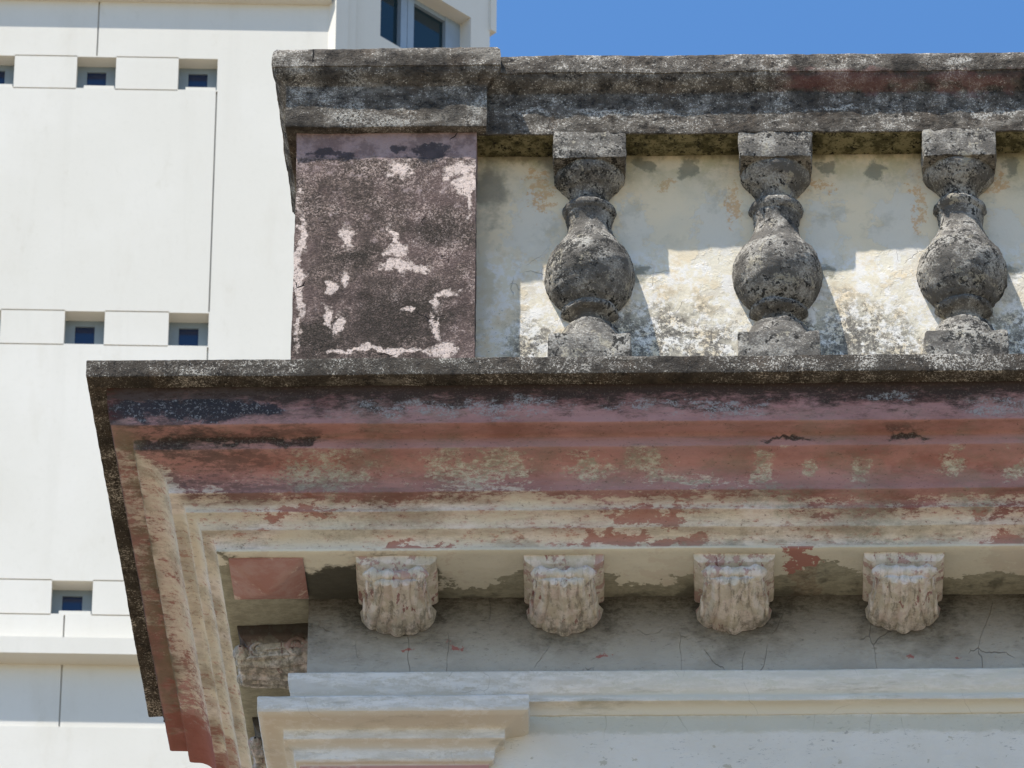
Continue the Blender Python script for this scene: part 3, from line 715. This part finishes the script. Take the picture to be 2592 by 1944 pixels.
# ---- modillions (carved brackets)
def modillion(cx, cy, ax, seed, parent):
    """cx,cy: middle of the front edge; ax: unit vector from front to wall; local u across, v in, w down"""
    az = -326.0
    across = Vector((ax.y, -ax.x))
    def W(u, v, w): return Vector((cx + across.x * u + ax.x * v, cy + across.y * u + ax.y * v, az - w))
    e = empty('modillion', (cx * K - old.location.x, cy * K - old.location.y, az * K - old.location.z), parent=parent)
    # block with flared top plate
    bm = bmesh.new()
    lv = [(-3, 102, 6), (10, 102, 4), (16, 99, 2), (24, 88, -2), (30, 74, -12), (38, 66, -16), (70, 64, -16), (80, 66, -16)]
    rings = []
    D = 188
    for w, hw, fr in [(l[0], l[1], -l[2]) for l in lv]:
        ring = []
        hb = 82 if w > 20 else hw
        for q in range(10): ring.append(W(-hw + 2 * hw * q / 10, fr, w))
        for q in range(10): ring.append(W(hw + (hb - hw) * (q / 10) ** .7, fr + (D - fr) * q / 10, w))
        ring += [W(hb, D, w), W(-hb, D, w)]
        for q in range(1, 10): ring.append(W(-hw - (hb - hw) * (1 - q / 10) ** .7, D + (fr - D) * q / 10, w))
        rings.append([bm.verts.new(c) for c in ring])
    for a in range(len(rings) - 1):
        m_ = len(rings[a])
        for b in range(m_): bm.faces.new((rings[a][b], rings[a][(b + 1) % m_], rings[a + 1][(b + 1) % m_], rings[a + 1][b]))
    bm.faces.new(rings[-1]); bm.faces.new(rings[0])
    rough(bm, 1.0, seed, ((90, 2.4), (30, 1.6), (11, .7)))
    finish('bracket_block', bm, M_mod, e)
    # leaf: fluted tongue over the front and underside
    bm = bmesh.new(); NU, NT = 44, 46; G = []
    for it in range(NT + 1):
        t = it / NT; row = []
        for iu in range(NU + 1):
            s_ = -1 + 2 * iu / NU; a = abs(s_)
            hw = 65 - 3 * math.sin(t * 3) + 33 * max(0, (t - .42) / .58) ** 1.1
            u = s_ * hw
            f5 = abs(math.sin(s_ * math.pi * 2.5 + math.pi / 2))          # five rounded ribs
            rib = (f5 ** .45) * 14 * (.9 + .4 * mnoise.noise(Vector((s_ * 2.2, t * 1.5, seed)))) + 5 * math.cos(s_ * math.pi * .75 * 1.9) ** 2
            if t < .12:                       # front lip below the volutes
                k = t / .12; v = 3 - 6 * k - rib * .3; w = 60 + 22 * k
            else:
                k = (t - .12) / .88
                v = -3 + (D + 1) * (k ** .96)
                w = 78 + 6 * math.sin(k * 3.1) + 22 * k ** 2.4 + rib * (1 - .2 * k)
                w -= 18 * a ** 4 + 32 * k ** 3 * (a ** 1.4) - 8 * k ** 3
            if a > .999: w -= 16
            row.append(bm.verts.new(W(u, v, w)))
        G.append(row)
    for it in range(NT):
        for iu in range(NU): bm.faces.new((G[it][iu], G[it][iu + 1], G[it + 1][iu + 1], G[it + 1][iu]))
    # close towards the block
    back = []
    loop = [G[it][0] for it in range(NT + 1)] + [G[NT][iu] for iu in range(1, NU + 1)] + [G[it][NU] for it in range(NT - 1, -1, -1)] + [G[0][iu] for iu in range(NU - 1, 0, -1)]
    cen = W(0, D * .5, 50)
    inner = [bm.verts.new(v.co.lerp(cen, .25) + Vector((0, 0, 18))) for v in loop]
    for i in range(len(loop)):
        j = (i + 1) % len(loop); bm.faces.new((loop[i], loop[j], inner[j], inner[i]))
    rough(bm, 1.0, seed + 2, ((70, 3.4), (30, .8), (10, .35)))
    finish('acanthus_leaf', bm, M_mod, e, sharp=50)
    # rolled volutes under the plate
    bm = bmesh.new()
    def ga(x, c, w): return math.exp(-((x - c) / w) ** 2)
    NU2, NA = 60, 18; rr = []
    for i in range(NU2 + 1):
        u = -84 + 168 * i / NU2
        r = 12.5 + 11 * ga(abs(u), 58, 15) + 4.5 * ga(abs(u), 19, 9) + 2 * ga(u, 0, 6)
        r *= math.sqrt(max(0.0, 1 - (abs(u) / 84.5) ** 8))
        sag = 3 * ga(abs(u), 58, 16) + 4 * ga(u, 0, 20)
        rr.append([bm.verts.new(W(u, 2 + r * .95 * math.cos(2 * math.pi * a / NA), 54 + sag + r * math.sin(2 * math.pi * a / NA))) for a in range(NA)])
    for i in range(NU2):
        for a in range(NA): bm.faces.new((rr[i][a], rr[i][(a + 1) % NA], rr[i + 1][(a + 1) % NA], rr[i + 1][a]))
    rough(bm, 1.0, seed + 4, ((34, 3.6), (13, 1.6), (6, .5)))
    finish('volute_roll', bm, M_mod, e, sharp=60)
    # scrolls on the two cheeks
    for sd_ in (-1, 1):
        bm = bmesh.new()
        for (vc, wc, ro, rt) in ((150, 52, 27, 7.5), (48, 52, 20, 6)):
            TA, TB = 36, 10; g_ = []
            for a in range(TA + 1):
                th = 2 * math.pi * 1.35 * a / TA; q_ = ro * (1 - .45 * a / TA)
                g_.append([bm.verts.new(W(sd_ * (66 + vc * .10 + rt * .8 * math.cos(2 * math.pi * b / TB)), vc + (q_ + rt * math.sin(2 * math.pi * b / TB)) * math.cos(th), wc + (q_ + rt * math.sin(2 * math.pi * b / TB)) * math.sin(th))) for b in range(TB)])
            for a in range(TA):
                for b in range(TB): bm.faces.new((g_[a][b], g_[a][(b + 1) % TB], g_[a + 1][(b + 1) % TB], g_[a + 1][b]))
            r_ = bmesh.ops.create_icosphere(bm, subdivisions=2, radius=1)
            for v in r_['verts']: c = v.co; v.co = W(sd_ * (66 + vc * .10) + c.x * 8, vc + c.y * ro * .42, wc + c.z * ro * .42)
        cs = [bm.verts.new(W(sd_ * (uu + 4 + vv2 * .10), vv2, ww2)) for uu in (60, 67) for vv2, ww2 in ((50, 44), (148, 44), (148, 60), (50, 60))]
        for f_ in ((0, 1, 2, 3), (4, 5, 6, 7), (0, 1, 5, 4), (1, 2, 6, 5), (2, 3, 7, 6), (3, 0, 4, 7)): bm.faces.new([cs[i_] for i_ in f_])
        rough(bm, 1.0, seed + 6, ((34, 3.0), (13, 1.2), (6, .4)))
        finish('cheek_scroll', bm, M_mod, e, sharp=60)
    return e
MY = 337
mx_ = [xfor(p, 1417, MY) for p in MODX]
for i, x in enumerate(mx_):
    modillion(x, MY, Vector((0, 1)), 3.1 * i + 1, old)
gap = mx_[1] - mx_[0]
cw = corner(525); first = mx_[0] - cw[0]
for i in range(3):
    dd = 525 + first + gap * i - 10
    if dd + 110 > SY: break
    q = side_pt(MY, dd)
    modillion(q[0], q[1], Vector((math.cos(PHI), -math.sin(PHI))), 40 + 5 * i, old)

# ---- parapet: pier, cap, back wall, rail, balusters
PD = 460
PX0 = xfor(750, 400, PD); PX1 = xfor(1204, 600, PD)
zc0 = zfor(320, PD - 28, 1000)
bal_wall_d = 563
par = empty('balustrade', (PX1 * K - old.location.x, PD * K - old.location.y, 56 * K - old.location.z), parent=old,
            label=None)
pier_path = [(PX0 + S.x * 520, PD + 520), (PX0, PD), (PX1, PD), (PX1, PD + 520)]
pe = pier_path
prof = subdiv([(0, 50), (0, zc0 + 20)], 12, closed=False)
bm = bmesh.new()
sweep(pe, prof + [(30, zc0 + 20), (30, 50)], 12, closed=True, bm=bm)
rough(bm, 1.2, 21, ((200, 2.0), (45, 1.3), (13, .7)))
# sweep needs the inside on the left: path runs back-left, front-left, front-right, back-right
finish('pier', bm, M_pier, par, label='pink rendered corner pier under black mould')
def cap_profile(z, f, extra=0):
    # f = outward reach of the fascia
    c = 1.055
    p = [(-f, z), (-f, z + 128), (-f - 3, z + 131), (-f - 8, z + 137), (-f - 16, z + 144), (-f - 25, z + 154), (-f - 30, z + 164), (-f - 31, z + 168), (-f - 34, z + 169), (-f - 34, z + 200), (-f - 32, z + 213), (-f - 26, z + 224), (-f - 15, z + 232), (-f + 4, z + 236)]
    p = [(-f + (o + f) * c, z + (w - z) * c + (6 if w > z + 200 else 0)) for o, w in p]
    return p
cpf = cap_profile(zc0, 28)
prof = subdiv(soften([(40, zc0)] + cpf + [(60, zc0 + 258), (60, zc0 + 4)], 4), 9)
bm = bmesh.new()
sweep(pe, prof, 9, closed=True, bm=bm)
c_ = Vector(((PX0 + PX1) / 2, PD + 260))
box(bm, PX0 + 40, PX1 - 40, PD + 40, PD + 480, zc0 + 8, zc0 + 257)
rough(bm, 1.4, 22, ((260, 3.0), (50, 1.8), (13, 1.0)))
finish('pier_cap', bm, M_cap, par, label='black crusted moulded cap of the corner pier')
# rail
zr0 = zfor(333, 464, 2100)
RX0 = PX1 - 30
rp = cap_profile(zr0, 0)
prof = subdiv(soften([(100, zr0 - 0), (0, zr0)] + rp[1:] + [(110, zr0 + 258), (230, zr0 + 256), (240, zr0 + 248), (240, zr0)], 4), 9, far=lambda a, b: min(a[0], b[0]) > 99)
bm = sweep([(RX0, 464), (BXE, 464)], prof, 9); rough(bm, 1.35, 23, ((260, 2.6), (50, 1.6), (13, .9)))
finish('handrail', bm, M_rail, par, label='thick moulded coping rail blackened by mould')
# side rail behind the pier
sx0 = side_pt(464, PD + 500)
bm = sweep([side_pt(464, SY - 20), sx0], [(p[0], p[1]) for p in prof], 30); rough(bm, 1.3, 24)
finish('handrail', bm, M_rail, par)
# back wall (L)
bp = [(0, 50), (0, zr0 + 20), (80, zr0 + 20), (80, 50)]
bp = subdiv(bp[:2], 14, closed=False) + bp[2:]
bm = sweep([(PX1 - 20, bal_wall_d), (BXE, bal_wall_d)], bp, 14); rough(bm, 1.1, 25, ((260, 2.0), (60, 1.0), (16, .5)))
finish('parapet_wall', bm, M_back, par, label='cream plaster wall behind the balusters')
bm = sweep([side_pt(bal_wall_d, SY - 20), side_pt(bal_wall_d, PD + 480)], bp, 40)
finish('parapet_wall', bm, M_back, par)

q = 1.1718
qb = 1.236
body = [(41, -60), (76, -63), (77, -72), (75, -80), (70, -88), (64, -96), (57, -104), (49, -112), (43, -120), (40, -128), (39, -138), (41, -145), (50, -147), (56, -151), (58.5, -157), (57.5, -164), (54, -170), (51, -173), (51, -178), (49.5, -183),
        (48, -192), (47.5, -204), (50, -218), (55, -232), (61, -244), (68, -256), (75, -269), (79, -277), (80, -280), (86, -281), (88.5, -286), (92, -297), (94.5, -311), (97, -325), (97, -338), (94.5, -353), (90, -368), (84, -383), (75, -398), (66, -411), (57, -419), (54, -422),
        (60, -424), (62.5, -429), (61, -436), (55, -441), (47, -445), (41, -450), (38, -458), (38, -466), (42, -471), (54, -474), (61, -477), (63, -483), (63, -489), (67, -491), (70, -498), (75, -514), (79, -527), (80, -536)]
def baluster(px_top, px_bot, seed):
    zb = zr0
    cx = xfor(px_top * q, 390, 563 - 96)
    bm = bmesh.new(); n = 56; rings = []
    pr = subdiv([(r * qb, z * qb + zb) for r, z in body], 6, closed=False)
    for r, z in pr:
        rings.append([bm.verts.new((cx + r * math.cos(2 * math.pi * k / n), 564 + r * math.sin(2 * math.pi * k / n), z)) for k in range(n)])
    for a in range(len(rings) - 1):
        for k in range(n): bm.faces.new((rings[a][k], rings[a][(k + 1) % n], rings[a + 1][(k + 1) % n], rings[a + 1][k]))
    bm.faces.new(rings[0]); bm.faces.new(rings[-1])
    hw = 78 * qb
    def blk(hx, hy, zlo, zhi):
        p = soften([(-hx, -hy), (hx, -hy), (hx, hy), (-hx, hy)], 3.5)
        p = subdiv(p, 10)
        k = max(2, int((zhi - zlo) / 9)); rr = []
        for i in range(k + 1):
            z = zlo + (zhi - zlo) * i / k; sh = 1.0 if 0 < i < k else .982
            rr.append([bm.verts.new((cx + a * sh, 564 + b * sh, z)) for a, b in p])
        for i in range(k):
            for j in range(len(p)): bm.faces.new((rr[i][j], rr[i][(j + 1) % len(p)], rr[i + 1][(j + 1) % len(p)], rr[i + 1][j]))
        bm.faces.new(rr[0]); bm.faces.new(rr[-1])
    blk(hw, hw + 3.5, zb - 64 * qb, zb + 8)
    blk(87 * qb, 86 * qb, 50, zb - 536 * qb)
    rough(bm, 1.3, seed, ((120, 3.0), (40, 2.4), (14, 1.7), (7, .8)))
    return finish('baluster', bm, M_bal, par, sharp=40)
for i, (a, b) in enumerate(((1273, 1277), (1676, 1690), (2072.5, 2090), (2478, 2490), (2880, 2892))):
    baluster(a, b, 50 + 7 * i)

# roof deck behind the parapet
bm = bmesh.new(); box(bm, 640, BXE, 640, SY, 40, 60)
finish('roof_deck', bm, M_roof, old)
# rest of the building's volume (back faces)
bm = bmesh.new(); box(bm, 640, BXE - 3, 578, SY - 20, GZ, -330)
finish('building_core', bm, M_roof, old)

# ------------------------------------------------------------------ the tower behind
TD = 80.0
o3 = CAM + ray(800, 500) * TD
ta = R(2.3)
U = Vector((math.cos(ta), math.sin(ta), 0)); N = Vector((math.sin(ta), -math.cos(ta), 0))
def onplane(px, py, O, Nn, Uu):
    r = ray(px, py); t = (O - CAM).dot(Nn) / r.dot(Nn); p = CAM + r * t
    return (p - O).dot(Uu), p.z
def T(px, py): return onplane(px, py, o3, N, U)
tow = empty('tower', Vector((o3.x, o3.y, GROUND)), 'tall pale cream modern tower with small square recessed windows', 'building')
def tower_part(name, boxes, mat, O=o3, Uu=U, Nn=N, parent=None, bev=0, label=None):
    """boxes: (u0,u1,depth0,depth1,z0,z1); depth positive away from the viewer"""
    bm = bmesh.new()
    for (u0, u1, a, b, z0, z1) in boxes:
        k = len(bm.verts)
        box(bm, u0, u1, a, b, z0, z1)
    Mx = Matrix((( Uu.x, -Nn.x, 0, O.x), (Uu.y, -Nn.y, 0, O.y), (0, 0, 1, 0), (0, 0, 0, 1)))
    bmesh.ops.transform(bm, matrix=Mx, verts=bm.verts)
    return finish(name, bm, mat, parent or tow, px=False, label=label)
def facade(name, us, zs, hole, mat, depth, O=o3, Uu=U, Nn=N):
    """grid wall with real openings; hole(u,z)->depth of recess or 0"""
    bm = bmesh.new(); us = sorted(set(us)); zs = sorted(set(zs))
    us = [u for i, u in enumerate(us) if i == 0 or u - us[i - 1] > 1e-5]; zs = [z for i, z in enumerate(zs) if i == 0 or z - zs[i - 1] > 1e-5]
    H = {}
    for i in range(len(us) - 1):
        for j in range(len(zs) - 1): H[i, j] = hole((us[i] + us[i + 1]) / 2, (zs[j] + zs[j + 1]) / 2)
    def q4(*c): bm.faces.new([bm.verts.new(x) for x in c])
    for (i, j), h in H.items():
        u0, u1, z0, z1 = us[i], us[i + 1], zs[j], zs[j + 1]
        q4((u0, h, z0), (u1, h, z0), (u1, h, z1), (u0, h, z1))
        for (di, dj) in ((1, 0), (0, 1)):
            h2 = H.get((i + di, j + dj))
            if h2 is None or abs(h2 - h) < 1e-6: continue
            if di: q4((u1, h, z0), (u1, h2, z0), (u1, h2, z1), (u1, h, z1))
            else: q4((u0, h, z1), (u1, h, z1), (u1, h2, z1), (u0, h2, z1))
    bmesh.ops.remove_doubles(bm, verts=bm.verts, dist=1e-5)
    Mx = Matrix((( Uu.x, -Nn.x, 0, O.x), (Uu.y, -Nn.y, 0, O.y), (0, 0, 1, 0), (0, 0, 0, 1)))
    bmesh.ops.transform(bm, matrix=Mx, verts=bm.verts)
    return finish(name, bm, mat, tow, px=False, sharp=20)
# window grid from the photograph
wins = []
def rect(x0, x1, y0, y1):
    u0, _ = T(x0, (y0 + y1) / 2); u1, _ = T(x1, (y0 + y1) / 2); _, zt = T((x0 + x1) / 2, y0); _, zb = T((x0 + x1) / 2, y1)
    return (u0, u1, zb, zt)
r11 = rect(194, 292, 143, 222); r12 = rect(451, 550, 147, 228)
ux = [(r11[0], r11[1]), (r12[0], r12[1])]
pitch = r12[0] - r11[0]; wu = r12[1] - r12[0]
cols = [(r12[0] - pitch * k, r12[0] - pitch * k + wu) for k in range(0, 9)]
rows = [rect(300, 400, 146, 225)[2:], rect(300, 400, 790, 873)[2:], rect(150, 230, 1470, 1554)[2:]]
rh = rows[0][0] - rows[1][0]
LEFT = -22.0
uC = T(838, 60)[0]                        # corner where the chamfer starts
joint_z = []
jw = .016
zj = []
for (zb, zt) in rows:
    zj += [(zt - .002, zt + jw), (zb - jw, zb + .002)]
uv1 = T(541, 500)[0]                      # long vertical joint
uv2 = T(251, 60)[0]; uv3 = T(163, 1600)[0]
zled_t = T(150, 1641)[1]; zled_b = T(150, 1682)[1]
ztop = T(500, 8)[1]; zhi = ztop + 9.0
us = [LEFT, uC, uv1 - jw, uv1, uv2 - jw, uv2, uv3 - jw, uv3]; zs = [GROUND, zhi, zled_t, zled_b, ztop]
for c in cols: us += list(c)
for a in zj: zs += list(a)
for r_ in rows: zs += list(r_)
REC = .20
u_end = cols[0][1]
def hole(u, z):
    for (zb, zt) in rows:
        if zb < z < zt:
            for a, b in cols:
                if a < u < b: return REC
            for a, b in cols:                       # thin joints beside the openings
                pass
            return 0
    for a, b in zj:
        if a < z < b and u < u_end and not any(ca < u < cb for ca, cb in cols): return .02
    if uv1 - jw < u < uv1 and rows[0][0] > z > rows[2][1] and not any(zb - jw < z < zt + jw for zb, zt in rows): return .03
    if uv2 - jw < u < uv2 and z > rows[0][1] + jw: return .03
    if uv3 - jw < u < uv3 and z < rows[2][0] - jw: return .03
    return 0
facade('facade', us, zs, hole, M_tower, 1)
# windows: frame set in the recess, dark pane, little sill
for ri, (zb, zt) in enumerate(rows):
    for ci, (a, b) in enumerate(cols):
        if ci > 3: continue
        w = b - a; zm = zt - .068; zl = zt - (.275 if ri != 1 else .30)
        fr = tower_part('window', [(a, a + w * .25, REC - .03, REC + .02, zb, zt), (b - w * .26, b, REC - .03, REC + .02, zb, zt),
                                   (a + w * .25, b - w * .26, REC - .03, REC + .02, zm, zt), (a + w * .25, b - w * .26, REC - .03, REC + .02, zb, zl)], M_tgrey)
        pn = tower_part('pane', [(a + w * .25, b - w * .26, REC - .008, REC + .01, zl, zm)], M_glass)
        pn.parent = fr; pn.location = Vector((0, 0, 0))
        if ri != 1:
            sl = tower_part('sill', [(a + w * .2, b - .012, .012, REC - .032, zb - .001, zb + .045)], M_tower)
            sl.parent = fr; sl.location = Vector((0, 0, 0))
# beam over the recessed field, projecting ledge lower down
tower_part('beam', [(LEFT, uC, -.105, .1, ztop, zhi)], M_tower)
tower_part('ledge', [(LEFT, uC + .3, -.20, .1, zled_b, zled_t)], M_tower)
tower_part('lower_wall', [(LEFT, uC, -.02, .1, GROUND, T(150, 1842)[1])], M_tower)
# chamfered bay with a tall window
tb = R(42)
U2 = Vector((math.cos(ta + tb), math.sin(ta + tb), 0)); N2 = Vector((math.sin(ta + tb), -math.cos(ta + tb), 0))
O2 = o3 + U * uC
def T2(px, py): return onplane(px, py, O2, N2, U2)
a0 = 0.0; a1 = T2(893, 60)[0]; a2 = T2(963, 60)[0]; aR = T2(1192, 60)[0]; aE = T2(1240, 60)[0]
wz0 = T2(963, 91)[1]; wz1 = T2(1116, 0)[1]
FL = rh
zz = [GROUND, zhi]; openings = []
for k in range(-6, 3):
    zz += [wz0 + k * FL, wz1 + k * FL]; openings.append((wz0 + k * FL, wz1 + k * FL))
facade('bay_wall', [a0, a1, a2, aR, aE], zz, lambda u, z: (.28 if a2 < u < aR and any(p < z < r_ for p, r_ in openings) else 0), M_tower, 1, O2, U2, N2)
tower_part('bay_pilaster', [(a0 - .02, a0 + (a1 - a0) * .5, -.10, .05, GROUND, zhi - .01), (a0 + (a1 - a0) * .5, a1, -.05, .05, GROUND, zhi - .02)], M_tower, O2, U2, N2)
g1 = T2(1040, 60)[0]; g2 = T2(1073, 60)[0]; g3 = T2(1155, 60)[0]
for k in (0, -1, -2):
    p, r_ = openings[6 + k]
    fr = tower_part('bay_window', [(g1, g1 + (g2 - g1) * .48, .16, .26, p, r_), (g1 + (g2 - g1) * .52, g2, .16, .26, p, r_), (g3, aR, .17, .26, p, r_),
                                   (a2, g1, .18, .26, p, p + .06), (g2, g3, .18, .26, p, p + .06), (a2, g1, .18, .26, r_ - .06, r_), (g2, g3, .18, .26, r_ - .06, r_)], M_tframe, O2, U2, N2)
    pn = tower_part('pane', [(a2, g1, .22, .24, p + .06, r_ - .06), (g2, g3, .22, .24, p + .06, r_ - .06)], M_glass2, O2, U2, N2)
    pn.parent = fr; pn.location = Vector((0, 0, 0))
# small box fixed on the far edge, and the tower's volume
e0 = T2(1240, 60)[0]; e1 = T2(1252, 60)[0]
tower_part('downpipe_box', [(e0 - .01, e1, -.03, .12, T2(1246, 82)[1], zhi - .5)], M_tower, O2, U2, N2)
tower_part('tower_core', [(a0 + .4, aE - .02, .32, 8, GROUND, zhi - .3)], M_tower, O2, U2, N2)
tower_part('tower_core', [(LEFT + .1, uC - .3, .3, 14, GROUND, zhi - .4)], M_tower)
bpy.context.view_layer.update()
